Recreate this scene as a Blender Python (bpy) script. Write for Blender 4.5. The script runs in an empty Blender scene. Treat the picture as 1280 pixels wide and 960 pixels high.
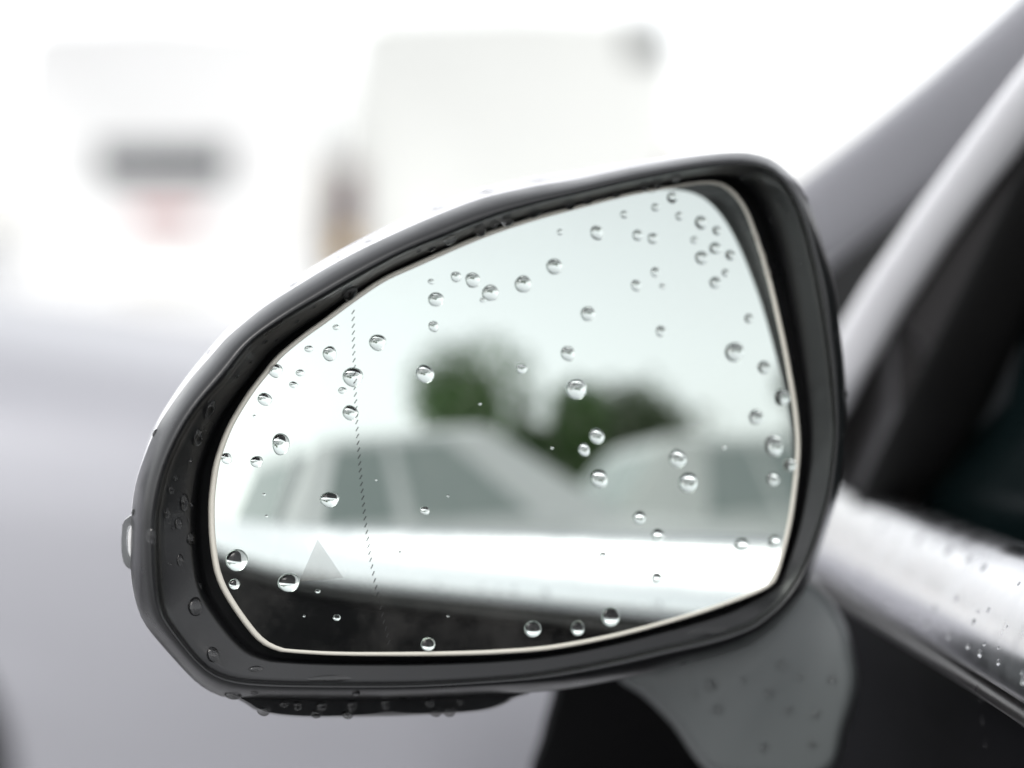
import bpy, bmesh, math, random
import numpy as np
from mathutils import Vector, Matrix
from mathutils.bvhtree import BVHTree

random.seed(7)
S = bpy.context.scene
COL = S.collection

# ------------------------------------------------------------------ camera
FOCAL, SENS = 85.0, 36.0
K = SENS / FOCAL / 1280.0            # metres per photo pixel at one metre
PITCH = math.radians(3.5)
CAM = Vector((0, 0, 1.05))
FWD = Vector((0, math.cos(PITCH), -math.sin(PITCH)))
UP = Vector((0, math.sin(PITCH), math.cos(PITCH)))
cd = bpy.data.cameras.new('camera')
cd.lens, cd.sensor_width = FOCAL, SENS
cd.clip_start, cd.clip_end = 0.02, 2000
cd.dof.use_dof = True
cd.dof.focus_distance = 0.768
cd.dof.aperture_fstop = 4.0
cam = bpy.data.objects.new('camera', cd)
COL.objects.link(cam)
cam.location = CAM
cam.rotation_euler = (math.pi / 2 - PITCH, 0, 0)
S.camera = cam

# ------------------------------------------------------------------ sky and sun (overcast)
w = bpy.data.worlds.new('World'); S.world = w; w.use_nodes = True
nt = w.node_tree; nt.nodes.clear()
sky = nt.nodes.new('ShaderNodeTexSky'); sky.sky_type = 'NISHITA'; sky.sun_disc = False
sky.sun_elevation = math.radians(48); sky.sun_rotation = math.radians(-155)
sky.air_density = 1.0; sky.dust_density = 1.2; sky.ozone_density = 1.0
hs = nt.nodes.new('ShaderNodeHueSaturation'); hs.inputs['Saturation'].default_value = 0.10
bg = nt.nodes.new('ShaderNodeBackground'); bg.inputs['Strength'].default_value = 0.13
wo = nt.nodes.new('ShaderNodeOutputWorld')
nt.links.new(sky.outputs[0], hs.inputs['Color']); nt.links.new(hs.outputs[0], bg.inputs['Color'])
nt.links.new(bg.outputs[0], wo.inputs['Surface'])
sd = bpy.data.lights.new('sun', 'SUN'); sd.energy = .6; sd.angle = math.radians(28); sd.color = (1, .97, .93)
sun = bpy.data.objects.new('sun', sd); COL.objects.link(sun)
el, az = math.radians(48), math.radians(-155)      # azimuth measured like the sky's rotation
sdir = Vector((math.sin(az) * math.cos(el), math.cos(az) * math.cos(el), math.sin(el)))
sun.rotation_euler = sdir.to_track_quat('Z', 'Y').to_euler()

vs = S.view_settings
vs.view_transform = 'Standard'; vs.look = 'None'; vs.gamma = 1.0; vs.use_curve_mapping = False
vs.exposure = 1.22
S.render.engine = 'CYCLES'
cy = S.cycles
cy.max_bounces = 16; cy.glossy_bounces = 10; cy.transmission_bounces = 12; cy.diffuse_bounces = 4
cy.transparent_max_bounces = 12; cy.sample_clamp_indirect = 8
cy.use_denoising = True
cy.caustics_reflective = True; cy.caustics_refractive = True; cy.blur_glossy = 0.5

# ------------------------------------------------------------------ helpers
def W(px, py, d):
    """point that lies d metres ahead along the optical axis behind a measured photo point"""
    return CAM + Vector(((px - 640) * K * d, 0, 0)) + UP * (-(py - 480) * K * d) + FWD * d

def ray(px, py):
    return (Vector(((px - 640) * K, 0, 0)) + UP * (-(py - 480) * K) + FWD).normalized()

def mesh_obj(name, verts, faces, mat=None, parent=None, smooth=True):
    me = bpy.data.meshes.new(name)
    me.from_pydata([tuple(v) for v in verts], [], faces)
    me.validate(); me.update()
    bm = bmesh.new(); bm.from_mesh(me)
    bmesh.ops.recalc_face_normals(bm, faces=bm.faces)
    bm.to_mesh(me); bm.free()
    if smooth:
        for p in me.polygons: p.use_smooth = True
    o = bpy.data.objects.new(name, me); COL.objects.link(o)
    if mat: me.materials.append(mat)
    if parent is not None: o.parent = parent
    return o

def empty(name, loc=(0, 0, 0)):
    o = bpy.data.objects.new(name, None); COL.objects.link(o); o.location = loc
    o.empty_display_size = .05
    return o

def tag(o, label, cat=None, group=None):
    o['label'] = label
    if cat: o['category'] = cat
    if group: o['group'] = group
    return o

def sharp(o, deg=35):
    """smooth shading that breaks at hard corners"""
    bm = bmesh.new(); bm.from_mesh(o.data)
    for e in bm.edges:
        if len(e.link_faces) == 2 and e.calc_face_angle(0) > math.radians(deg): e.smooth = False
    bm.to_mesh(o.data); bm.free(); return o

def loft(name, rings, mat=None, parent=None, cap0=False, cap1=False, closed=True):
    n = len(rings[0]); V = [p for r in rings for p in r]; F = []
    for i in range(len(rings) - 1):
        for j in range(n if closed else n - 1):
            a, b = i * n + j, i * n + (j + 1) % n
            F.append((a, b, b + n, a + n))
    if cap0: F.append(tuple(range(n)))
    if cap1: F.append(tuple(range((len(rings) - 1) * n, len(rings) * n)))
    return mesh_obj(name, V, F, mat, parent)

def bevel_box(name, lo, hi, b, mat, parent, seg=2):
    bm = bmesh.new(); bmesh.ops.create_cube(bm, size=1)
    for v in bm.verts:
        v.co = Vector([(lo[i] + hi[i]) / 2 + v.co[i] * (hi[i] - lo[i]) for i in range(3)])
    if b: bmesh.ops.bevel(bm, geom=bm.edges[:], offset=b, segments=seg, profile=.5, affect='EDGES')
    me = bpy.data.meshes.new(name); bm.to_mesh(me); bm.free()
    for p in me.polygons: p.use_smooth = True
    o = bpy.data.objects.new(name, me); COL.objects.link(o); me.materials.append(mat); o.parent = parent
    return sharp(o, 50)

def principled(name, color, rough=.5, metal=0., spec=.5, noise=None, bump=None, coat=0., rvar=None):
    m = bpy.data.materials.new(name); m.use_nodes = True
    n = m.node_tree; b = n.nodes['Principled BSDF']
    b.inputs['Base Color'].default_value = (*color, 1); b.inputs['Roughness'].default_value = rough
    b.inputs['Metallic'].default_value = metal; b.inputs['Specular IOR Level'].default_value = spec
    b.inputs['Coat Weight'].default_value = coat; b.inputs['Coat Roughness'].default_value = .04
    tc = n.nodes.new('ShaderNodeTexCoord')
    if noise:
        sc, amt = noise
        t = n.nodes.new('ShaderNodeTexNoise'); t.inputs['Scale'].default_value = sc; t.inputs['Detail'].default_value = 6
        n.links.new(tc.outputs['Object'], t.inputs['Vector'])
        mx = n.nodes.new('ShaderNodeMix'); mx.data_type = 'RGBA'
        mx.inputs[6].default_value = (*[c * (1 - amt) for c in color], 1)
        mx.inputs[7].default_value = (*[min(1, c * (1 + amt)) for c in color], 1)
        n.links.new(t.outputs['Fac'], mx.inputs[0]); n.links.new(mx.outputs[2], b.inputs['Base Color'])
    if rvar:
        sc, lo, hi = rvar
        t = n.nodes.new('ShaderNodeTexNoise'); t.inputs['Scale'].default_value = sc; t.inputs['Detail'].default_value = 4
        n.links.new(tc.outputs['Object'], t.inputs['Vector'])
        mr = n.nodes.new('ShaderNodeMapRange'); mr.inputs['From Min'].default_value = .3; mr.inputs['From Max'].default_value = .7
        mr.inputs['To Min'].default_value = lo; mr.inputs['To Max'].default_value = hi
        n.links.new(t.outputs['Fac'], mr.inputs['Value']); n.links.new(mr.outputs[0], b.inputs['Roughness'])
    if bump:
        sc, st, dist = bump
        t = n.nodes.new('ShaderNodeTexNoise'); t.inputs['Scale'].default_value = sc; t.inputs['Detail'].default_value = 3
        n.links.new(tc.outputs['Object'], t.inputs['Vector'])
        bp = n.nodes.new('ShaderNodeBump'); bp.inputs['Strength'].default_value = st; bp.inputs['Distance'].default_value = dist
        n.links.new(t.outputs['Fac'], bp.inputs['Height']); n.links.new(bp.outputs[0], b.inputs['Normal'])
    return m

M = {}
M['plastic'] = principled('satin black plastic', (.0085, .0088, .0095), .38, spec=.36, bump=(2600, .3, .0002), rvar=(60, .26, .38), coat=.30)
M['plastic'].node_tree.nodes['Principled BSDF'].inputs['Coat Roughness'].default_value = .17
M['pit'] = principled('dull black plastic', (.003, .003, .0035), .7, spec=.1)  # near-black dull plastic of the mirror arm and dashboard
M['silver'] = principled('silver paint', (.345, .345, .372), .40, metal=.12, coat=.35, noise=(300, .04))
M['cap'] = principled('pale silver paint', (.74, .74, .76), .25, metal=.35, coat=.6, noise=(500, .03))
M['chrome'] = principled('satin aluminium', (.64, .64, .66), .22, metal=1., rvar=(45, .16, .28))
M['black_paint'] = principled('black gloss paint', (.006, .006, .007), .6, spec=.01)
M['bright_trim'] = principled('brushed bright trim', (.90, .90, .92), .38, metal=.15, rvar=(30, .32, .42))
M['rubber'] = principled('black rubber', (.005, .005, .005), .7, spec=.12)
M['tint'] = principled('dark tinted glass', (.004, .008, .0085), .15, spec=.02)
M['quarter'] = principled('dull quarter glass', (.016, .0145, .0145), .35, spec=.2)
M['foot'] = principled('grey satin plastic', (.11, .12, .12), .45, spec=.35, bump=(2200, .2, .0002))
M['edge'] = principled('ground glass edge', (.52, .50, .44), .4, spec=.4)
M['lamp_frame'] = principled('grey lamp frame', (.40, .41, .42), .2, metal=.7)
M['lens'] = principled('white lamp reflector', (.85, .85, .85), .15, spec=.5)
M['white_paint'] = principled('white paint', (.80, .80, .79), .25, coat=.6, noise=(3, .03))
M['cream_paint'] = principled('off white paint', (.74, .75, .72), .28, coat=.5, noise=(3, .03))
M['car_glass'] = principled('car glass', (.34, .39, .37), .06, spec=.8)
M['dark_glass'] = principled('dark car glass', (.03, .035, .04), .08, spec=.6)
M['tyre'] = principled('tyre rubber', (.03, .03, .03), .8, spec=.2)
M['alloy'] = principled('alloy wheel', (.5, .5, .52), .3, metal=.9)
M['red_lamp'] = principled('red lamp', (.30, .03, .025), .15)
M['dark_lamp'] = principled('smoked red lamp', (.10, .025, .025), .15)
M['amber'] = principled('amber lamp', (.65, .38, .08), .2)
M['plate'] = principled('number plate', (.75, .74, .70), .4)
M['bark'] = principled('bark', (.10, .07, .05), .9, noise=(9, .4))
M['leaf'] = principled('leaf', (.075, .16, .035), .5, spec=.35, noise=(1.2, .45))
M['hedge'] = principled('dark hedge leaf', (.075, .115, .045), .55, noise=(1.5, .4))
M['concrete'] = principled('wet pale concrete', (.30, .30, .31), .4, noise=(1.3, .18), rvar=(.8, .18, .55), bump=(40, .2, .003))

def water_mat():
    m = bpy.data.materials.new('water'); m.use_nodes = True; n = m.node_tree
    n.nodes.clear()
    g = n.nodes.new('ShaderNodeBsdfGlass'); g.inputs['IOR'].default_value = 1.333; g.inputs['Roughness'].default_value = 0
    o = n.nodes.new('ShaderNodeOutputMaterial'); n.links.new(g.outputs[0], o.inputs[0]); return m
M['water'] = water_mat()

def clear_mat():
    m = bpy.data.materials.new('clear plastic'); m.use_nodes = True; n = m.node_tree
    b = n.nodes['Principled BSDF']; b.inputs['Transmission Weight'].default_value = .85
    b.inputs['Base Color'].default_value = (.9, .92, .93, 1); b.inputs['Roughness'].default_value = .05; return m
M['clear'] = clear_mat()

def mirror_mat():
    m = bpy.data.materials.new('silvered mirror'); m.use_nodes = True; n = m.node_tree; n.nodes.clear()
    o = n.nodes.new('ShaderNodeOutputMaterial')
    g = n.nodes.new('ShaderNodeBsdfGlossy'); g.inputs['Roughness'].default_value = 0
    g.inputs['Color'].default_value = (.53, .575, .55, 1)
    d = n.nodes.new('ShaderNodeBsdfDiffuse'); d.inputs['Color'].default_value = (.55, .53, .5, 1)
    tc = n.nodes.new('ShaderNodeTexCoord')
    a = n.nodes.new('ShaderNodeTexNoise'); a.inputs['Scale'].default_value = 30; a.inputs['Detail'].default_value = 8
    a.inputs['Roughness'].default_value = .7
    n.links.new(tc.outputs['Object'], a.inputs['Vector'])
    r = n.nodes.new('ShaderNodeMapRange'); r.inputs['From Min'].default_value = .45; r.inputs['From Max'].default_value = .8
    r.inputs['To Min'].default_value = .004; r.inputs['To Max'].default_value = .06
    n.links.new(a.outputs['Fac'], r.inputs['Value'])
    mx = n.nodes.new('ShaderNodeMixShader'); n.links.new(r.outputs[0], mx.inputs[0])
    n.links.new(g.outputs[0], mx.inputs[1]); n.links.new(d.outputs[0], mx.inputs[2]); n.links.new(mx.outputs[0], o.inputs[0])
    return m
M['mirror'] = mirror_mat()

def etched_mat(name, color, cover):
    m = bpy.data.materials.new(name); m.use_nodes = True; n = m.node_tree; n.nodes.clear()
    o = n.nodes.new('ShaderNodeOutputMaterial'); t = n.nodes.new('ShaderNodeBsdfTransparent')
    d = n.nodes.new('ShaderNodeBsdfDiffuse'); d.inputs['Color'].default_value = (*color, 1)
    mx = n.nodes.new('ShaderNodeMixShader'); mx.inputs[0].default_value = cover
    n.links.new(t.outputs[0], mx.inputs[1]); n.links.new(d.outputs[0], mx.inputs[2]); n.links.new(mx.outputs[0], o.inputs[0])
    return m
M['etch'] = etched_mat('etched line', (.04, .04, .04), .75)
M['icon'] = etched_mat('etched icon', (.30, .29, .27), .20)

# ------------------------------------------------------------------ ground
def grid_plane(name, x0, x1, y0, y1, z, mat):
    o = mesh_obj(name, [(x0, y0, z), (x1, y0, z), (x1, y1, z), (x0, y1, z)], [(0, 1, 2, 3)], mat, smooth=False)
    o['kind'] = 'structure'; return o
grid_plane('ground', -600, 600, -600, 600, 0, M['concrete'])

# ------------------------------------------------------------------ own car
car = tag(empty('car', (1.05, 1.0, 0)), 'black car with silver pillar, wet aluminium belt trim and a wing mirror', 'car')
CARM = Matrix.Translation((-1.05, -1.0, 0))

def own(o):
    o.parent = car; o.matrix_parent_inverse = CARM; return o

# --- wing mirror outlines, measured in photo pixels
GLASS = [(350,445),(332,467),(314,490),(295,520),(284,542),(275,567),(270,586),(266,617),(265,640),(266,670),(270,703),(275,722),
 (283,740),(300,767),(320,793),(334,805),(350,812),(363,814),(410,817),(466,818),(552,817.5),(626,815),(694,809),(772,794),(850,773),(900,757),
 (945,740),(964,729),(972,714),(987,656),(995,600),(998,560),(996,525),(992,495),(986,460),(978,419),(962,350),(947,300),(931,259),(912,236),(895,228),(872,228),
 (842,233),(804,239),(767,247),(720,259),(675,271),(630,285),(590,300),(555,315),(517,332),(480,349),(444,373),(405,402),(380,420)]
LIP = [(197,680),(197,648),(202,617),(208,592),(216,570),(231,539),(252,507),(283,472),(317,430),(361,399),(414,368),(480,331),
 (517,313),(555,298),(592,283),(630,269),(675,256),(720,245),(786,229),(851,216),(889,210),(926,208),(958,214),(978,230),(993,255),(1006,291),(1018,340),
 (1029,400),(1036,450),(1041,500),(1043,547),(1036,609),(1025,652),(1012,690),(996,723),(974,752),(950,772),(931,783),(885,797),(834,809),(775,823),(717,835),
 (660,844),(604,849),(555,852),(501,854),(430,854),(363,853),(320,851),(294,848),(276,843),(260,834),(244,819),(228,799),(214,780),(206,766),(200,738)]
OUTER = [(164,720),(163,690),(164,664),(165,637),(170,604),(181,570),(192,543),(205,520),(234,479),(266,442),(286,420),(327,386),(367,360),(420,328),
 (480,298),(546,269),(602,248),(667,233),(720,224),(795,208),(870,195),(919,190),(948,193),(972,203),(994,224),(1008,246),(1021,280),(1035,325),(1045,362),
 (1051,419),(1056,469),(1057,510),(1055,562),(1048,615),(1036,656),(1022,700),(1003,745),(978,776),(948,800),(912,817),(834,836),(772,850),(694,863),
 (600,869),(535,873),(460,875),(398,876),(340,876),(305,875),(284,872),(270,868),(252,858),(237,845),(212,818),(186,787),(175,768),(168,745)]
NA = 240
CX, CY = 620.0, 560.0
def radial(poly):
    P = np.array(poly, float); n = len(P); pts = []
    for i in range(n):
        a, b, c, d = P[i-1], P[i], P[(i+1) % n], P[(i+2) % n]
        for t in np.linspace(0, 1, 10, endpoint=False):
            pts.append(.5 * ((2*b) + (c-a)*t + (2*a-5*b+4*c-d)*t*t + (3*b-a-3*c+d)*t**3))
    pts = np.array(pts) - (CX, CY)
    ang = np.arctan2(pts[:, 1], pts[:, 0]); r = np.hypot(pts[:, 0], pts[:, 1])
    k = np.argsort(ang); ang, r = ang[k], r[k]
    A = np.concatenate([ang - 2*np.pi, ang, ang + 2*np.pi]); Rr = np.concatenate([r, r, r])
    return lambda a: np.interp(a, A, Rr)
TH = np.linspace(-np.pi, np.pi, NA, endpoint=False)
rG, rL, rO = radial(GLASS)(TH), radial(LIP)(TH), radial(OUTER)(TH)
def pxy(r, j): return CX + r * math.cos(TH[j]), CY + r * math.sin(TH[j])

# --- convex glass: sphere of 1.3 m radius, tighter curve outboard of the dashed line
th, ph = math.radians(20), math.radians(2.34)
GO = CAM + FWD * .8 + UP * (-60 * K * .8)
def camvec(x, y, z): return Vector((x, 0, 0)) + UP * y + FWD * z
GN = camvec(math.sin(th) * math.cos(ph), math.sin(ph), -math.cos(th) * math.cos(ph)).normalized()
GU = UP.cross(GN).normalized()
if GU.x < 0: GU = -GU
GV = GU.cross(GN).normalized()
if GV.z < 0: GV = -GV
RAD, UA, KA = 1.3, -.047, 11.0
def sag(u, v): return -(u*u + v*v) / (2*RAD) - KA * max(0, UA - u)**3
def gnormal(u, v):
    du = -u / RAD + 3 * KA * max(0, UA - u)**2; dv = -v / RAD
    return (GN - GU * du - GV * dv).normalized()
def ghit(px, py):
    d = ray(px, py); t = .8
    for _ in range(25):
        p = CAM + d * t - GO; u, v = p.dot(GU), p.dot(GV)
        t += (sag(u, v) - p.dot(GN)) / d.dot(GN)
    return u, v, CAM + d * t
def gpoint(u, v, off=0.): return GO + GU * u + GV * v + gnormal(u, v) * 0 + GN * (sag(u, v) + off)
def depth(p): return (p - CAM).dot(FWD)
def dlip(px, py):
    x = (px - 640) * K * .775
    yu = -(py - 540) * K * .775
    return .795 + .36 * x - .09 * yu

gdep = [depth(ghit(*pxy(rG[j], j))[2]) for j in range(NA)]
ldep = np.array([min(dlip(*pxy(rL[j], j)), gdep[j] - .0045) for j in range(NA)])
for _ in range(12): ldep = (np.roll(ldep, 1) + 2 * ldep + np.roll(ldep, -1)) / 4

rings = []
def ring(rf, df): rings.append([W(*pxy(rf(j), j), df(j)) for j in range(NA)])
ring(lambda j: rG[j] * .93, lambda j: gdep[j] + .010)
ring(lambda j: rG[j] + (rL[j]-rG[j]) * .20, lambda j: gdep[j] + .010)
ring(lambda j: rG[j] + (rL[j]-rG[j]) * .30, lambda j: gdep[j] + .008)
for t in (.36, .42, .55, .70, .84, .94):
    f = (t - .34) / .66
    ring(lambda j, t=t: rG[j] + (rL[j]-rG[j]) * t, lambda j, f=f: gdep[j] + .001 + (ldep[j] + .002 - gdep[j] - .001) * f)
for s, dz in ((0, .0010), (.05, -.0004), (.13, -.0017), (.22, -.0024), (.32, -.0022), (.40, -.0017), (.48, -.0009), (.56, .0004), (.64, .0019), (.72, .0038), (.80, .0062), (.88, .0093), (.95, .0130), (1., .0175)):
    ring(lambda j, s=s: rL[j] + (rO[j]-rL[j]) * s, lambda j, dz=dz: ldep[j] + dz)
ring(lambda j: rO[j] - 3.5, lambda j: ldep[j] + .022)
ring(lambda j: rO[j] - 9, lambda j: ldep[j] + .030)
wing = own(loft('wing_mirror', rings, M['plastic']))
tag(wing, 'large wing mirror with thick satin black rim around a convex wet glass')
WINGC = [wing]
def sub(o):
    o.parent = wing; o.matrix_parent_inverse = Matrix.Identity(4); WINGC.append(o); return o

# glass
NR = 46
V, F, NRM = [gpoint(0, 0)], [], [gnormal(0, 0)]
uvs = [ghit(*pxy(rG[j], j))[:2] for j in range(NA)]
for i in range(1, NR + 1):
    for j in range(NA):
        u, v = uvs[j][0] * i / NR, uvs[j][1] * i / NR
        V.append(gpoint(u, v)); NRM.append(gnormal(u, v))
for j in range(NA): F.append((0, 1 + j, 1 + (j + 1) % NA))
for i in range(NR - 1):
    for j in range(NA):
        a, b = 1 + i*NA + j, 1 + i*NA + (j+1) % NA
        F.append((a, a + NA, b + NA, b))
me = bpy.data.meshes.new('mirror_glass'); me.from_pydata([tuple(v) for v in V], [], F); me.update()
if me.polygons[0].normal.dot(GN) < 0: me.flip_normals()
for p in me.polygons: p.use_smooth = True
me.normals_split_custom_set_from_vertices([tuple(n) for n in NRM])
me.materials.append(M['mirror'])
glass = bpy.data.objects.new('mirror_glass', me); COL.objects.link(glass); sub(glass)
tag(glass, 'convex mirror glass reflecting a tree and white cars, dotted with rain')
# pale ground edge of the glass
er = []
for off, k in ((-.0006, -.0004), (.0004, -.0002), (.0006, .0006), (.0003, .0012), (-.0020, .0014), (-.0030, .0006)):
    r = []
    for j in range(NA):
        u, v = uvs[j]; l = math.hypot(u, v); q = 1 + (k - .0006) / l
        r.append(gpoint(u * q, v * q, off))
    er.append(r)
sub(loft('glass_edge', er, M['edge']))

def on_glass(px, py, off=.00008):
    u, v, _ = ghit(px, py); return gpoint(u, v, off)
# dashed division line
LINE = [(441, 386), (441.5, 430), (443, 470), (444.5, 510), (447, 550), (451, 600), (456, 650), (463, 700), (472, 745), (486, 802)]
ly = np.array([p[1] for p in LINE]); lx = np.array([p[0] for p in LINE])
V, F = [], []; y = 387.
while y < 801:
    x = float(np.interp(y, ly, lx)); x2 = float(np.interp(y + 5, ly, lx))
    q = [(x + 1.6, y), (x + 2.6, y + .6), (x2 - .9, y + 6), (x2 - 1.9, y + 5.4)]
    b = len(V); V += [on_glass(*c) for c in q]; F.append((b, b+1, b+2, b+3)); y += 8.6
sub(mesh_obj('division_line', V, F, M['etch'], smooth=False))
# blind spot triangle: a grid so that it follows the curve of the glass
T = [(397, 674), (374, 727), (429, 722)]; V, F = [], []; n = 10; idx = {}
for a in range(n + 1):
    for b in range(n + 1 - a):
        c = n - a - b; idx[a, b] = len(V)
        V.append(on_glass(*[(T[0][k]*a + T[1][k]*b + T[2][k]*c) / n for k in (0, 1)], .0001))
for a in range(n):
    for b in range(n - a):
        F.append((idx[a, b], idx[a+1, b], idx[a, b+1]))
        if a + b < n - 1: F.append((idx[a+1, b], idx[a+1, b+1], idx[a, b+1]))
sub(mesh_obj('warning_triangle', V, F, M['icon'], smooth=False))

# painted cap behind the rim
capx = np.array([0, 165, 181, 205, 266, 327, 367, 420, 480, 546, 602, 667, 720, 795, 870, 930, 1000, 1280.])
capo = np.array([1, 1, 4, 5, 8, 8.5, 9.5, 11, 12.5, 12, 12.5, 12.5, 12, 7, 3, 0, -3, -3.])
rC = np.zeros(NA)
for j in range(NA):
    x, y_ = pxy(rO[j], j)
    rC[j] = rO[j] + (np.interp(x, capx, capo) if TH[j] < .02 and y_ < 575 or y_ < 400 else (1.0 if x < 200 else -3.0))
for _ in range(3): rC = (np.roll(rC, 1) + rC * 2 + np.roll(rC, -1)) / 4
rC = np.where(rC > rO + 14, rO + 14, rC)
rings = []
ring(lambda j: rO[j] - 5, lambda j: ldep[j] + .0215)
ring(lambda j: rO[j] - .6, lambda j: ldep[j] + .0212)
ring(lambda j: (rO[j] + rC[j]) / 2, lambda j: ldep[j] + .024)
ring(lambda j: rC[j] - .4, lambda j: ldep[j] + .030)
ring(lambda j: rC[j], lambda j: ldep[j] + .038)
ring(lambda j: rC[j] * .985, lambda j: ldep[j] + .052)
for s, dz in ((.94, .070), (.85, .090), (.70, .106), (.48, .117), (.22, .122), (.02, .123)):
    ring(lambda j, s=s: rC[j] * s, lambda j, dz=dz: .80 + dz)
cap = sub(loft('housing_cap', rings, M['cap'], cap1=True))
tag(cap, 'pale silver painted cap behind the black rim')

def px_loft(name, rings, mat, parent_fn, cap0=True, cap1=True, hard=40):
    rr = [[W(x, y_, d if not callable(d) else d(x, y_)) for x, y_ in poly] for poly, d in rings]
    o = loft(name, rr, mat, None, cap0, cap1); sharp(o, hard); return parent_fn(o)
def smooth_poly(P, n=6):
    P = np.array(P, float); out = []
    m = len(P)
    for i in range(m):
        a, b, c, d = P[i-1], P[i], P[(i+1) % m], P[(i+2) % m]
        for t in np.linspace(0, 1, n, endpoint=False):
            out.append(tuple(.5*((2*b)+(c-a)*t+(2*a-5*b+4*c-d)*t*t+(3*b-a-3*c+d)*t**3)))
    return out
def inset(P, k):
    A = np.array(P, float); c = A.mean(0); d = A - c; l = np.hypot(d[:, 0], d[:, 1])[:, None]
    return [tuple(p) for p in c + d * (1 - k / np.maximum(l, k * 1.5))]

# lower cowl
P = smooth_poly([(296, 866), (308, 880), (328, 890), (373, 895.5), (440, 896), (501, 895), (560, 892), (604, 888), (626, 882), (642, 873), (662, 863), (600, 850), (480, 856), (380, 858)])
px_loft('lower_cowl', [(inset(P, 6), lambda x, y_: dlip(x, y_) + .010), (inset(P, 2), lambda x, y_: dlip(x, y_) + .012), (P, lambda x, y_: dlip(x, y_) + .018),
                       (inset(P, 1), lambda x, y_: dlip(x, y_) + .05), (inset(P, 14), lambda x, y_: dlip(x, y_) + .09)], M['plastic'], sub)
# turn signal
P = [(170, 641), (163, 644), (156, 649), (152.5, 655), (151.5, 672), (152, 690), (154, 702), (157.5, 708), (165, 713), (171, 713), (176, 690), (176, 660)]
D = lambda k: (lambda x, y_: dlip(x, y_) + k)
px_loft('turn_signal', [(inset(P, 3.5), D(.0225)), (inset(P, 1), D(.0225)), (P, D(.025)), (P, D(.052)), (inset(P, 4), D(.056))], M['lamp_frame'], sub)
P = [(168, 656), (163, 658), (160.5, 664), (159.5, 676), (160.5, 690), (164, 700), (169, 704), (175, 690), (175, 668)]
px_loft('lamp_reflector', [(inset(P, .5), D(.0213)), (P, D(.0218)), (P, D(.0222))], M['lens'], sub)
# mirror foot and the dark arm behind it
P = smooth_poly([(775, 846), (806, 870), (842, 905), (890, 965), (960, 975), (1036, 968), (1056, 915), (1070, 862), (1066, 820), (1054, 778), (1024, 738), (985, 730), (900, 790), (820, 825)], 5)
px_loft('mirror_foot', [(inset(P, 16), .862), (inset(P, 6), .864), (inset(P, 1.5), .870), (P, .878), (inset(P, -2), .93), (inset(P, 10), .97)], M['foot'], sub, hard=60)
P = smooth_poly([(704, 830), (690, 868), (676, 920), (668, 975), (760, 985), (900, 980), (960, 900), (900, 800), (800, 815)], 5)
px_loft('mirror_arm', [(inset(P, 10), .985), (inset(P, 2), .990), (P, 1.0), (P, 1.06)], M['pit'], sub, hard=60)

# --- belt trim: section (x, z) swept along the side of the car
def beltz(y):      # height of the trim's top edge
    return W(1166, 662, .975).z + (.975 - y) * math.tan(PITCH) * (.98 if y > .3 else .98)
def beltx(y): return .1715
SEC = [(.024, -.004), (.012, .0015), (.004, .0018), (-.001, -.001), (-.0075, -.009), (-.0125, -.0165), (-.0160, -.0235), (-.0178, -.0300), (-.0180, -.0350), (-.0165, -.0380), (-.012, -.0395), (.0, -.0400)]
YS = [-.75 + i * .05 for i in range(42)]
rings = [[Vector((beltx(y) + a, y, beltz(y) + b)) for a, b in SEC] for y in YS]
trim = own(loft('belt_trim', rings, M['chrome'], closed=False))
tag(trim, 'bright wet aluminium trim along the window line')
SEC2 = [(-.011, -.0405), (-.0165, -.0412), (-.0172, -.0440), (-.0150, -.0462), (-.006, -.0470)]
own(loft('trim_lip', [[Vector((beltx(y) + a, y, beltz(y) + b)) for a, b in SEC2] for y in YS], M['quarter'], closed=False))
SEC3 = [(.004, -.042), (-.006, -.0475), (-.010, -.055), (-.004, -.080), (.004, -.13), (-.008, -.22), (-.022, -.36), (-.028, -.50), (-.012, -.66), (.06, -.74)]
door = own(loft('door', [[Vector((beltx(y) + a, y, beltz(y) + b)) for a, b in SEC3] for y in YS], M['black_paint'], closed=False))
tag(door, 'black gloss door skin below the trim')
own(loft('inner_sill', [[Vector((beltx(y) + a, y, beltz(y) + b)) for a, b in ((.0235, -.006), (.03, -.012), (.07, -.02), (.08, -.10), (.085, -.5))] for y in YS], M['rubber'], closed=False))

def slab(name, pts, thick, mat, parent_fn=own):
    """flat panel through photo-measured corners (x, y, depth), given real thickness towards the car's inside"""
    P = [W(*p) for p in pts]; n = len(P)
    if n > 7:                                  # many corners: keep the pane truly flat
        pn = (P[3] - P[0]).cross(P[6] - P[0]).normalized()
        P = [p - pn * (p - P[0]).dot(pn) for p in P]
    nn = (P[1] - P[0]).cross(P[2] - P[0]).normalized()
    if nn.x > 0: nn = -nn
    Q = [p - nn * thick for p in P]
    F = [tuple(range(n)), tuple(range(n, 2 * n))] + [(i, (i+1) % n, n + (i+1) % n, n + i) for i in range(n)]
    return parent_fn(mesh_obj(name, P + Q, F, mat, smooth=False))
def bar(name, path, mat, parent_fn=own, seg=14):
    """rounded bar: path of (px, py, depth, half width px, half thickness m)"""
    rr = []
    C = [W(a, b, d) for a, b, d, _, _ in path]
    for i, (a, b, d, hw, ht) in enumerate(path):
        t = (C[min(i+1, len(C)-1)] - C[max(i-1, 0)]).normalized()
        s = FWD.cross(t).normalized(); f = t.cross(s).normalized()
        rr.append([C[i] + s * (hw * K * d * math.copysign(abs(math.cos(q))**.75, math.cos(q))) + f * (ht * math.copysign(abs(math.sin(q))**.75, math.sin(q)))
                   for q in [2*math.pi*k/seg for k in range(seg)]])
    return parent_fn(loft(name, rr, mat, None, True, True))
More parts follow.
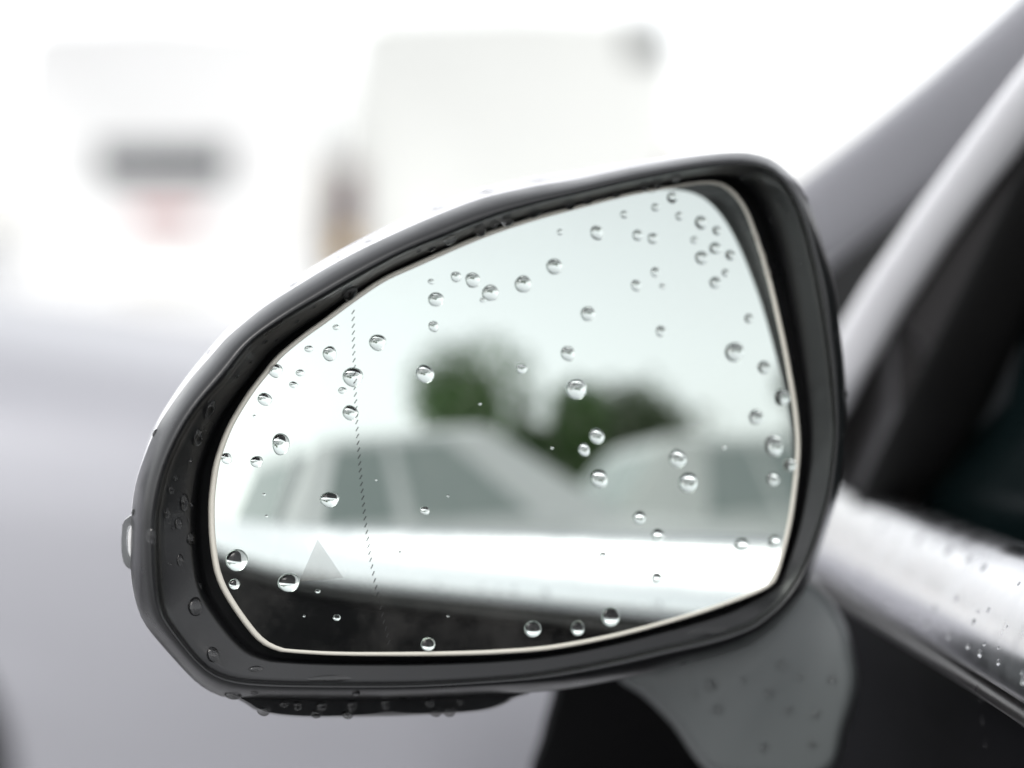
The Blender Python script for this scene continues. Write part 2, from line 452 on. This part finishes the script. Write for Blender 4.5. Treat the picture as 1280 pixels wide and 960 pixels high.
# silver windscreen pillar, chrome window surround, black seal, quarter glass, post and door glass
bar('windscreen_pillar', [(905, 372, 1.72, 58, .012), (985, 305, 1.62, 58, .012), (1060, 248, 1.54, 60, .012), (1130, 196, 1.46, 62, .012), (1200, 142, 1.38, 64, .012), (1280, 78, 1.31, 68, .012), (1400, -22, 1.22, 74, .012), (1640, -215, 1.10, 86, .012), (1950, -455, 1.0, 100, .012)], M['silver'])
slab('pillar_seal', [(1000, 370, 1.36), (1040, 335, 1.34), (1166, 236, 1.26), (1200, 226, 1.22), (1100, 420, 1.24), (1040, 470, 1.26)], .02, M['rubber'])
bar('window_surround', [(1030, 505, 1.19, 28, .005), (1058, 452, 1.17, 29, .005), (1110, 366, 1.13, 30, .005), (1170, 278, 1.09, 30, .005), (1230, 196, 1.05, 30.5, .005), (1290, 116, 1.01, 31, .005), (1400, -24, .95, 32, .005), (1660, -330, .86, 36, .005), (1950, -640, .78, 40, .005)], M['bright_trim'])
slab('quarter_glass', [(1040, 510, 1.25), (1110, 372, 1.145), (1290, 122, 1.03), (1330, 120, 1.03), (1200, 480, 1.10), (1120, 660, 1.19), (1040, 650, 1.40)], .004, M['quarter'])
bar('window_post', [(1095, 675, 1.23, 46, .006), (1128, 600, 1.165, 46, .006), (1186, 500, 1.07, 52, .006), (1244, 380, 1.03, 48, .006), (1296, 270, 1.00, 46, .006), (1370, 110, .95, 44, .006), (1520, -130, .90, 46, .006)], M['rubber'])
slab('door_glass', [(1080, 700, 1.27), (1135, 560, 1.17), (1205, 380, 1.09), (1280, 230, 1.03), (1420, 40, .93), (1520, 300, .875), (1520, 820, .875), (1250, 740, 1.02)], .004, M['tint'])
own(bevel_box('glass_channel', (.178, .800, beltz(.8) - .02), (.196, .817, beltz(.8) + .02), .002, M['rubber'], None))
own(bevel_box('dashboard', (.30, 1.10, .62), (1.70, 1.75, .93), .05, M['pit'], None))
# front wing and bonnet run on ahead of the mirror, hidden by it
wy = [1.30 + i * .1 for i in range(12)]
own(loft('front_wing', [[Vector((.30 + .10*((y-1.3)/1.1)**2, y, .885 - .10*(y-1.3))), Vector((.22 + .12*((y-1.3)/1.1)**2, y, .85 - .10*(y-1.3))), Vector((.17 + .14*((y-1.3)/1.1)**2, y, .70)), Vector((.16 + .14*((y-1.3)/1.1)**2, y, .45)), Vector((.19 + .14*((y-1.3)/1.1)**2, y, .25))] for y in wy], M['black_paint'], closed=False))

# ------------------------------------------------------------------ other cars
def build_car(name, label, loc, rz, paint, glassm, group=None, h=1.45, L=4.5, lampm=None, nose=.88):
    root = tag(empty(name, loc), label, 'car', group); root.rotation_euler.z = rz
    k = h / 1.45
    T  = [0, .04, .12, .30, .65, 1.05, 1.40, 2.0, 2.8, 3.5, 4.0, 4.35, 4.47, 4.5]
    ZT = [.58, .66, .73, .79, .855, .91, .95, .95, .95, .96, .97, .95, .88, .80]
    ZS = [.54, .60, .67, .74, .80, .845, .865, .88, .90, .91, .91, .89, .83, .76]
    HW = [.45, .60, .70, .79, .86, .89, .90, .90, .90, .89, .86, .80, .74, .66]
    rr = []
    for t, zt, zs, hw in zip(T, ZT, ZS, HW):
        half = [(0, zt + .012), (.35*hw, zt + .006), (.65*hw, zt - .25*(zt-zs)), (.86*hw, zs + .02), (.955*hw, zs - .015), (.99*hw, zs - .07), (hw, zs - .16), (.985*hw, .50*(zs/.88)), (.96*hw, .36), (.93*hw, .24), (.8*hw, .19)]
        sec = [(y, z) for y, z in half] + [(-y, z) for y, z in reversed(half[1:])]
        rr.append([Vector((L/2 - t * L/4.5, y, z * k)) for y, z in sec])
    body = loft('body', rr, paint, root, True, True)
    bm = bmesh.new(); bm.from_mesh(body.data); bmesh.ops.recalc_face_normals(bm, faces=bm.faces); bm.to_mesh(body.data); bm.free()
    # wheel openings cut with a real boolean
    wx = [L/2 - nose, -L/2 + .95]; wr = .325 * k**.5
    for x in wx:
        for s in (1, -1):
            bm = bmesh.new()
            bmesh.ops.create_cone(bm, cap_ends=True, segments=40, radius1=wr + .05, radius2=wr + .05, depth=.44)
            bm.transform(Matrix.Translation((x, s * .90, wr)) @ Matrix.Rotation(math.pi/2, 4, 'X'))
            cm = bpy.data.meshes.new('cut'); bm.to_mesh(cm); bm.free()
            co = bpy.data.objects.new('cut', cm); COL.objects.link(co); co.matrix_world = root.matrix_basis
            md = body.modifiers.new('arch', 'BOOLEAN'); md.operation = 'DIFFERENCE'; md.object = co; md.solver = 'EXACT'
            bpy.context.view_layer.update()
            dg = bpy.context.evaluated_depsgraph_get()
            nm = bpy.data.meshes.new_from_object(body.evaluated_get(dg)); body.modifiers.clear()
            old = body.data; body.data = nm; bpy.data.meshes.remove(old)
            bpy.data.objects.remove(co); bpy.data.meshes.remove(cm)
    body.data.name = 'body'; sharp(body, 45)
    # greenhouse: base ring, roof ring
    zb, zr = .90*k, 1.45*k
    base = [(1.00, .70), (.55, .83), (-1.35, .83), (-1.80, .66)]
    roof = [(.10, .50), (-.10, .60), (-1.05, .60), (-1.22, .50)]
    def ringz(pts, z, crown=0):
        p = [(x * L/4.5, y) for x, y in pts] + [(x * L/4.5, -y) for x, y in reversed(pts)]
        return [Vector((x, y, z - crown * abs(y))) for x, y in p]
    g0, g1 = ringz(base, zb - .02), ringz(roof, zr - .05)
    g2 = [Vector((v.x * .9 - .05, v.y * .75, zr - .01)) for v in g1]
    cabin = loft('cabin', [g0, g1, g2], paint, root, True, True); sharp(cabin, 30)
    def pane(nm, a, b, u0, u1, v0, v1, out=.006):
        A0, B0, A1, B1 = g0[a], g0[b], g1[a], g1[b]
        def q(u, v): return (A0*(1-u) + B0*u) * (1-v) + (A1*(1-u) + B1*u) * v
        n = (B0 - A0).cross(A1 - A0).normalized(); c = q(.5, .5)
        if n.dot(c - Vector((-.3, 0, 1.1))) < 0: n = -n
        ps = [q(u0[0], v0), q(u1[0], v0), q(u1[1], v1), q(u0[1], v1)]
        mesh_obj(nm, [p + n*out for p in ps] + [p - n*.01 for p in ps], [(0,1,2,3), (4,5,6,7), (0,1,5,4), (1,2,6,5), (2,3,7,6), (3,0,4,7)], glassm, root, smooth=False)
    pane('windscreen', 0, 7, (.02, .05), (.98, .95), .14, .94)
    pane('rear_window', 3, 4, (.04, .06), (.96, .94), .20, .92)
    for a, b in ((1, 2), (6, 5)):
        pane('side_window', a, b, (.05, .12), (.47, .45), .14, .92)
        pane('side_window', a, b, (.52, .50), (.86, .86), .14, .92)
    for x in wx:
        for s in (1, -1):
            bm = bmesh.new(); bmesh.ops.create_cone(bm, cap_ends=True, segments=36, radius1=wr, radius2=wr, depth=.2)
            bmesh.ops.bevel(bm, geom=[e for e in bm.edges if len(e.link_faces) == 2 and e.calc_face_angle(0) > 1], offset=.03, segments=2, profile=.5, affect='EDGES')
            bm.transform(Matrix.Translation((x, s * .77, wr)) @ Matrix.Rotation(math.pi/2, 4, 'X'))
            wm = bpy.data.meshes.new('wheel'); bm.to_mesh(wm); bm.free(); wm.materials.append(M['tyre'])
            wo_ = bpy.data.objects.new('wheel', wm); COL.objects.link(wo_); wo_.parent = root
            bm = bmesh.new(); bmesh.ops.create_cone(bm, cap_ends=True, segments=30, radius1=wr*.68, radius2=wr*.55, depth=.03)
            bm.transform(Matrix.Translation((x, s * .875, wr)) @ Matrix.Rotation(-s*math.pi/2, 4, 'X'))
            rm = bpy.data.meshes.new('rim'); bm.to_mesh(rm); bm.free(); rm.materials.append(M['alloy'])
            ro = bpy.data.objects.new('rim', rm); COL.objects.link(ro); ro.parent = wo_
    for s in (1, -1):
        o = bevel_box('headlight', (L/2 - .26, min(s*.50, s*.74), .60*k), (L/2 - .05, max(s*.50, s*.74), .70*k), .03, M['clear'], root)
        bevel_box('tail_lamp', (-L/2 - .005, min(s*.46, s*.68), .72*k), (-L/2 + .12, max(s*.46, s*.68), .84*k), .03, lampm or M['red_lamp'], root)
        bevel_box('door_handle', (-.35, min(s*.885, s*.915), .80*k), (-.20, max(s*.885, s*.915), .825*k), .006, paint, root)
    bevel_box('grille', (L/2 - .10, -.38, .40*k), (L/2 + .012, .38, .56*k), .02, M['rubber'], root)
    bevel_box('number_plate', (L/2 + .005, -.24, .42*k), (L/2 + .022, .24, .53*k), .004, M['plate'], root)
    return root

build_car('parked_car', 'silver car parked crosswise ahead, its bonnet behind the wing mirror', (.15 - 2.25, 3.92, 0), 0, M['silver'], M['dark_glass'], h=1.51, nose=1.17)
# seen in the mirror: a row of white cars beyond the far side
def at(yaw, dist): return (dist * math.sin(math.radians(yaw)), .79 - dist * math.cos(math.radians(yaw)), 0)
for yaw, dist, rz, pm, lab, h in ((38.5, 6.9, 44, 'white_paint', 'white car reflected in front of the green tree', 1.72),
                                 (55.0, 8.0, 20, 'cream_paint', 'off white car reflected at the inner edge of the mirror glass', 1.62),
                                 (23.5, 8.4, 160, 'white_paint', 'white car seen side on beyond the dashed line of the mirror', 1.80)):
    build_car('parked_car', lab, at(yaw, dist), math.radians(rz), M[pm], M['car_glass'], h=h)

# vans ahead
def build_van(name, label, loc, rz, paint, height, width, lampm, win=(-.34, .34, 1.32, 1.50), top_win=None):
    root = tag(empty(name, loc), label, 'van'); root.rotation_euler.z = rz   # rear face looks along local -Y
    hw = width / 2
    sec = [(-hw*.96, .22), (-hw, .34), (-hw, 1.15), (-hw*.97, height*.62), (-hw*.90, height - .12), (-hw*.80, height - .03), (0, height), (hw*.80, height - .03), (hw*.90, height - .12), (hw*.97, height*.62), (hw, 1.15), (hw, .34), (hw*.96, .22)]
    rr = [[Vector((x * sc, y, .22 + (z - .22) * sz)) for x, z in sec] for y, sc, sz in ((.02, .955, .965), (.0, .97, .98), (.06, .995, .997), (.16, 1, 1), (3.0, 1, 1), (3.5, .97, .93), (3.9, .95, .62), (4.6, .90, .50), (4.75, .84, .42))]
    sharp(loft('body', rr, paint, root, True, True), 50)
    x0, x1, z0, z1 = win
    bevel_box('rear_window', (x0, -.015, z0), (x1, .06, z1), .012, M['dark_glass'], root)
    if top_win:
        x0, x1, z0, z1 = top_win; bevel_box('roof_window', (x0, -.02, z0), (x1, .06, z1), .01, M['dark_glass'], root)
    bevel_box('bumper', (-hw*.98, -.09, .28), (hw*.98, .10, .52), .04, paint, root)
    bevel_box('number_plate', (-.22, -.02, .78), (.22, .03, .90), .006, M['plate'], root)
    for s in (1, -1):
        a, b = sorted((s*hw*.86, s*hw*.99))
        lo = bevel_box('tail_lamp', (a, -.03, .98), (b, .10, 1.42), .02, lampm, root)
        if lampm is M['dark_lamp']: bevel_box('amber_lens', (a + .004, -.036, .88), (b - .004, .09, 1.05), .012, M['amber'], lo)
        for y in (.8, 3.7):
            bm = bmesh.new(); bmesh.ops.create_cone(bm, cap_ends=True, segments=30, radius1=.32, radius2=.32, depth=.2)
            bm.transform(Matrix.Translation((s*(hw - .08), y, .32)) @ Matrix.Rotation(math.pi/2, 4, 'Y'))
            wm = bpy.data.meshes.new('wheel'); bm.to_mesh(wm); bm.free(); wm.materials.append(M['tyre'])
            o = bpy.data.objects.new('wheel', wm); COL.objects.link(o); o.parent = root
    return root
p = W(205, 300, 12.0)
v1 = build_van('white_van', 'white van with a narrow dark rear window, beside the dark lamp', (p.x, 12.0, 0), 0, M['white_paint'], 2.15, 1.56, M['plate'], win=(-.33, .33, 1.32, 1.50))
bevel_box('brake_light', (-.16, -.012, 1.10), (.18, .04, 1.17), .01, M['red_lamp'], v1)
p = W(435, 300, 12.6)
build_van('white_van', 'white van with smoked tail lamps and amber lenses above the mirror', (p.x + .86, 12.6, 0), 0, M['cream_paint'], 2.25, 1.86, M['dark_lamp'], win=(.60, .82, 1.98, 2.13))

# ------------------------------------------------------------------ trees (behind, seen in the mirror)
def build_tree(label, loc, ch, rad, zc, n, mat, seed, group=None):
    rnd = random.Random(seed)
    root = tag(empty('tree', loc), label, 'tree', group)
    rr = []
    for z, r in ((0, .24), (.4, .18), (zc - ch*.5, .14), (zc, .08), (zc + ch*.3, .03)):
        rr.append([Vector((r*math.cos(a) + .05*math.sin(z*2), r*math.sin(a), z)) for a in [2*math.pi*k/10 for k in range(10)]])
    loft('trunk', rr, M['bark'], root, True, True)
    clumps = []
    for _ in range(34):
        d = Vector((rnd.gauss(0, 1), rnd.gauss(0, 1), rnd.gauss(0, 1))).normalized() * rnd.random()**.45
        clumps.append((Vector((d.x*rad, d.y*rad, zc + d.z*ch*.5)), rnd.uniform(.22, .42) * rad))
    V, F = [], []
    for i in range(n):
        c, r = clumps[rnd.randrange(len(clumps))]
        d = Vector((rnd.gauss(0, 1), rnd.gauss(0, 1), rnd.gauss(0, 1))).normalized()
        p = c + d * r * rnd.random()**.4
        a = Vector((rnd.gauss(0, 1), rnd.gauss(0, 1), rnd.gauss(0, .6))).normalized(); b = a.orthogonal().normalized()
        s = rnd.uniform(.06, .13)
        k = len(V); V += [p - a*s, p + b*s*.45, p + a*s, p - b*s*.45]; F.append((k, k+1, k+2, k+3))
    mesh_obj('crown', V, F, mat, root, smooth=False)
    return root
x, y, _ = at(40.5, 26)
build_tree('full round green tree behind the white car in the mirror', (x, y, 0), 5.6, 3.1, 3.3, 30000, M['leaf'], 3)
x, y, _ = at(45.5, 28)
build_tree('lower olive tree beside the full round one in the mirror', (x, y, 0), 2.6, 2.4, 3.6, 9000, M['hedge'], 5)
x, y, _ = at(58.5, 24)
build_tree('thin grey green tree at the inner edge of the mirror glass', (x, y, 0), 4.6, 1.3, 3.2, 7000, M['hedge'], 9)

# ------------------------------------------------------------------ water drops
def drop_mesh(seed, flat=.62, sagk=.16):
    rnd = random.Random(seed); V, F = [], []; nr, ns = 9, 24
    ph_ = [rnd.uniform(0, 6.28) for _ in range(3)]; am = [rnd.uniform(.0, .07), rnd.uniform(0, .05), rnd.uniform(0, .03)]
    for i in range(nr + 1):
        q = (i / nr) * math.pi / 2 * 1.06            # 0 = apex, a little past the equator at the foot
        rho, z = math.sin(q), math.cos(q)
        for j in range(ns):
            a = 2*math.pi*j/ns
            k = 1 + sum(am[m] * math.sin((m+2)*a + ph_[m]) for m in range(3)) * rho
            V.append((rho*k*math.cos(a), rho*k*math.sin(a) - sagk*max(z, 0)*.9, flat*z))
    for i in range(nr):
        for j in range(ns):
            a, b = i*ns + j, i*ns + (j+1) % ns; F.append((a, a+ns, b+ns, b))
    me = bpy.data.meshes.new('water_drop'); me.from_pydata(V, [], F); me.validate(); me.update()
    for p in me.polygons: p.use_smooth = True
    bm = bmesh.new(); bm.from_mesh(me); bmesh.ops.remove_doubles(bm, verts=bm.verts, dist=1e-5); bm.to_mesh(me); bm.free()
    for p in me.polygons: p.use_smooth = True
    me.materials.append(M['water']); return me
DM = [drop_mesh(i, random.uniform(.55, .74), random.uniform(.08, .22)) for i in range(10)]

def put_drop(pos, nrm, rx, ry, label, group, flat=1., rot=0., sink=.02):
    o = bpy.data.objects.new('water_drop', random.choice(DM)); COL.objects.link(o)
    z = nrm.normalized(); y = (UP - z * UP.dot(z))
    if y.length < .2: y = FWD - z * FWD.dot(z)
    y.normalize(); x = y.cross(z)
    m = Matrix((x, y, z)).transposed().to_4x4()
    o.matrix_world = Matrix.Translation(pos - z * sink * rx) @ m @ Matrix.Rotation(rot, 4, 'Z') @ Matrix.Diagonal((rx, ry, (rx*ry)**.5 * flat, 1))
    tag(o, label, 'water drop', group)
    return o

def glab(x, y, r):
    size = 'large' if r > 10.5 else 'medium' if r > 7.5 else 'small' if r > 4 else 'tiny'
    if x < np.interp(y, ly, lx) - 12: w = 'outboard of the dashed line'
    elif y > 735: w = 'over the reflected black door'
    elif y > 662: w = 'over the reflected bright trim'
    elif x > 900: w = 'near its inner edge by the car'
    elif y > 520: w = 'over the reflected white cars'
    elif y > 425 and 500 < x < 800: w = 'over the reflected tree'
    else: w = 'over the reflected sky'
    return (f'{size} raindrop on the mirror glass {w}', f'{size} raindrops on the mirror glass {w}')
GL = [(412,442,9),(344,463,9),(441,471,13),(438,516,10),(472,428,11),(331,499,9),(283,573,7),(321,577,8),(531,467,12),(545,374,10),(542,408,7),
 (591,350,10),(613,366,11),(654,355,11),(693,333,11),(746,291,9),(797,294,7),(816,298,7),(735,392,10),(710,442,10),(652,461,7),(720,486,14),(746,545,10),
 (730,562,8),(749,598,12),(847,573,12),(860,603,13),(826,414,7),(918,440,13),(955,459,9),(977,497,11),(945,521,10),(967,557,13),(987,581,9),(966,599,9),
 (799,647,9),(822,669,9),(927,681,10),(968,677,9),(821,722,7),(666,786,11),(722,785,9),(763,771,12),(795,357,7),(819,340,6),(876,278,8),(896,288,6),(894,310,8),
 (913,319,7),(877,322,9),(894,353,8),(907,341,5),(840,247,7),(819,259,5),(849,270,5),(535,805,9),(293,730,7),(570,346,7),(936,398,6),(868,300,5),(780,268,5),(700,290,4)]
for x, y, r in GL:
    u, v, p = ghit(x, y); rr = r * K * depth(p)
    lab = glab(x, y, r)
    put_drop(p, gnormal(u, v), rr, rr * random.uniform(.9, 1.05), *lab)
for x, y, r in [(386,436,5),(375,466,5),(367,481,5),(428,488,5),(397,739,3),(421,772,4.5),(531,638,6),(539,352,4),(420,409,4),(753,694,5),(604,375,4),(828,358,4),(318,520,2),(600,505,2),
                (560,620,1.6),(470,600,1.5),(330,618,2),(333,645,2),(905,560,3),(690,560,2),(500,690,1.8),(610,702,1.8),(560,770,1.5),(380,770,1.6)]:
    u, v, p = ghit(x, y); rr = r * K * depth(p); put_drop(p, gnormal(u, v), rr * 1.1, rr * .85, *glab(x, y, r))
for x, y, rx, ry, lab in [(351, 555, 11, 14, 'tall raindrop alone on the mirror glass, well outboard of the dashed line'), (296, 700, 14, 14, 'largest raindrop, at the outer edge of the mirror glass'),
                          (361, 728, 14, 12, 'big raindrop touching the etched warning triangle'), (412, 624, 12.5, 10, 'flattened raindrop above the etched warning triangle')]:
    u, v, p = ghit(x, y); dd = depth(p) * K; put_drop(p, gnormal(u, v), rx*dd, ry*dd, lab, None, 1.05)

bpy.context.view_layer.update()
def bvh_of(objs):
    V, F = [], []
    for o in objs:
        b = len(V); mw = o.matrix_world
        V += [mw @ v.co for v in o.data.vertices]; F += [[b + i for i in p.vertices] for p in o.data.polygons]
    return BVHTree.FromPolygons(V, F)
BV = bvh_of([o for o in bpy.data.objects if o.type == 'MESH' and (o in WINGC or o.parent == car)])
def on_surface(x, y, rx, ry, lab, grp, flat=.8, rot=0., sink=.05):
    d = ray(x, y); hit = BV.ray_cast(CAM, d)
    if hit[0] is None: return None
    p, n = hit[0], hit[1]
    if n.dot(d) > 0: n = -n
    k = K * depth(p)
    return put_drop(p, n, rx*k, ry*k, lab, grp, flat, rot, sink)
def wlab(x, y, rx):
    w = 'upper inner wall' if y < 300 and x < 900 or y < 480 and x < 440 else 'inboard inner wall' if x > 880 else 'lower inner wall' if y > 740 else 'outer inner wall'
    size = 'small' if rx < 5 else 'larger'
    return (f'{size} raindrop clinging to the {w} of the black mirror rim', f'{size} raindrops on the {w} of the rim')
for x, y, rx, ry in [(332,427,4,4),(313,452,4,3),(296,470,5,4),(262,512,8,14),(247,546,8,13),(238,577,4,6),(219,597,4,4),(214,612,5,6),(230,628,7,12),(240,632,3,4),(209,641,5,8),(223,654,6,8),
                     (239,673,7,9),(225,700,5,8),(212,705,3,3),(204,722,3,3),(250,732,5,6),(244,758,10,12),(266,818,8,10),(320,836,9,4),(371,402,4,4),(345,425,3,3),(393,384,3,2),
                     (523,313,5,4),(540,311,8,6),(562,298,8,7),(600,287,9,6),(634,275,9,6),(618,280,5,4),(690,262,6,4),(712,255,7,5),(735,250,7,5),(752,246,8,6),(770,241,7,5),(788,238,8,6),(806,232,6,5),(822,229,7,5),(845,222,6,5),
                     (975,255,6,6),(985,268,5,6),(965,275,5,5),(930,222,6,4),(1000,330,4,5),(990,450,4,4),(948,296,6,7),(955,320,5,6),(960,340,5,6),(216,660,3,3),(236,650,2,3),(258,560,2,3)]:
    up = y < 300 and x < 900
    k = 1.25 if up else 1.
    on_surface(x, y, rx * k, ry * k, *wlab(x, y, rx), flat=1.3 if up else 1.0, rot=random.uniform(-.3, .3), sink=-.1 if up else .05)
on_surface(437, 366, 13, 12, 'fat raindrop hanging from the rim above the dashed line', None, 1.1)
on_surface(189, 670, 7, 10, 'raindrop on the face of the rim beside the turn signal', None, .8)
on_surface(412, 848, 30, 5, 'long flat puddle on the lower lip of the mirror rim', None, .5)
on_surface(885, 789, 26, 6, 'flat puddle on the rim above the grey mirror foot', None, .5)
on_surface(669, 266, 12, 9, 'bulging raindrop under the middle of the upper rim', None, 1.0)
G4 = ('small raindrop on the upper outer edge of the mirror housing', 'raindrops on top of the mirror housing')
for x, y, r in [(261,440,5),(194,541,7),(367,356,6),(461,302,5),(546,261,7),(609,240,7),(672,226,6),(167,640,6),(1056,492,7),(1046,420,4),(1007,248,6),(1052,545,4),(423,322,3),(318,390,3)]:
    on_surface(x, y, r, r * .8, *G4, flat=.8)
G5 = ('raindrop hanging under the mirror housing', 'raindrops hanging under the mirror housing')
for x, y, rx, ry in [(291,869,12,9),(330,888,9,7),(395,892,8,6),(435,893,8,6),(545,890,9,6),(562,889,9,7),(318,866,5,4),(445,866,5,8),(355,880,6,5),(372,882,6,7),(402,882,7,7),(440,882,7,7),(482,880,6,7),(537,878,7,6),(575,876,5,5)]:
    on_surface(x, y, rx, ry, *G5, flat=1.0)
G6 = ('raindrop on the rear stretch of the belt trim, seen only in the mirror', 'raindrops on the rear stretch of the belt trim')
for cx, cy_, r in [(390,265,13),(520,310,16),(620,350,16),(690,380,12),(740,410,12),(330,430,16),(300,480,16),(250,440,14),(410,540,14),(500,585,11),(545,605,12),(570,550,11),(645,515,10),(620,645,10),(685,680,9),(705,595,10),
                   (755,555,8),(725,705,11),(742,672,7),(790,735,10),(790,685,6),(870,770,7),(860,465,7),(450,300,10),(570,330,9),(580,612,7),(820,612,4),(720,560,6)]:
    e = 'upper edge' if cy_ < 700 - .35 * (900 - cx) and cy_ < 480 else 'lower edge'
    on_surface(960 + .3645*cx, 560 + .3645*cy_, r*.46, r*.44, f'raindrop beaded along the {e} of the aluminium belt trim', f'raindrops along the {e} of the belt trim', flat=.9)
rnd = random.Random(4)
for i in range(22):      # the rest of the trim, seen in the mirror
    y = rnd.uniform(-.2, .72); q = rnd.random()
    a = SEC[7] if q < .75 else SEC[4]
    pz = Vector((beltx(y) + a[0], y, beltz(y) + a[1])); put_drop(pz, Vector((-.9, 0, .4)), *(lambda r: (r, r))(rnd.uniform(.0012, .0026)), *G6, .9)
G7 = ('raindrop running down the black door below the belt trim', 'raindrops on the black door')
for x, y, r in [(1221,860,4),(1228,876,5),(1229,900,5),(1232,930,4)]: on_surface(x, y, r, r*1.2, *G7)
G8 = ('raindrop on the grey mirror foot', 'raindrops on the mirror foot')
for x, y, r in [(888,857,8),(897,888,7),(962,867,7),(978,832,7),(985,888,7),(1020,893,6),(1040,850,6),(930,850,5),(1000,846,5),(1015,930,6),(955,935,6),(868,870,4)]: on_surface(x, y, r, r*.9, *G8)
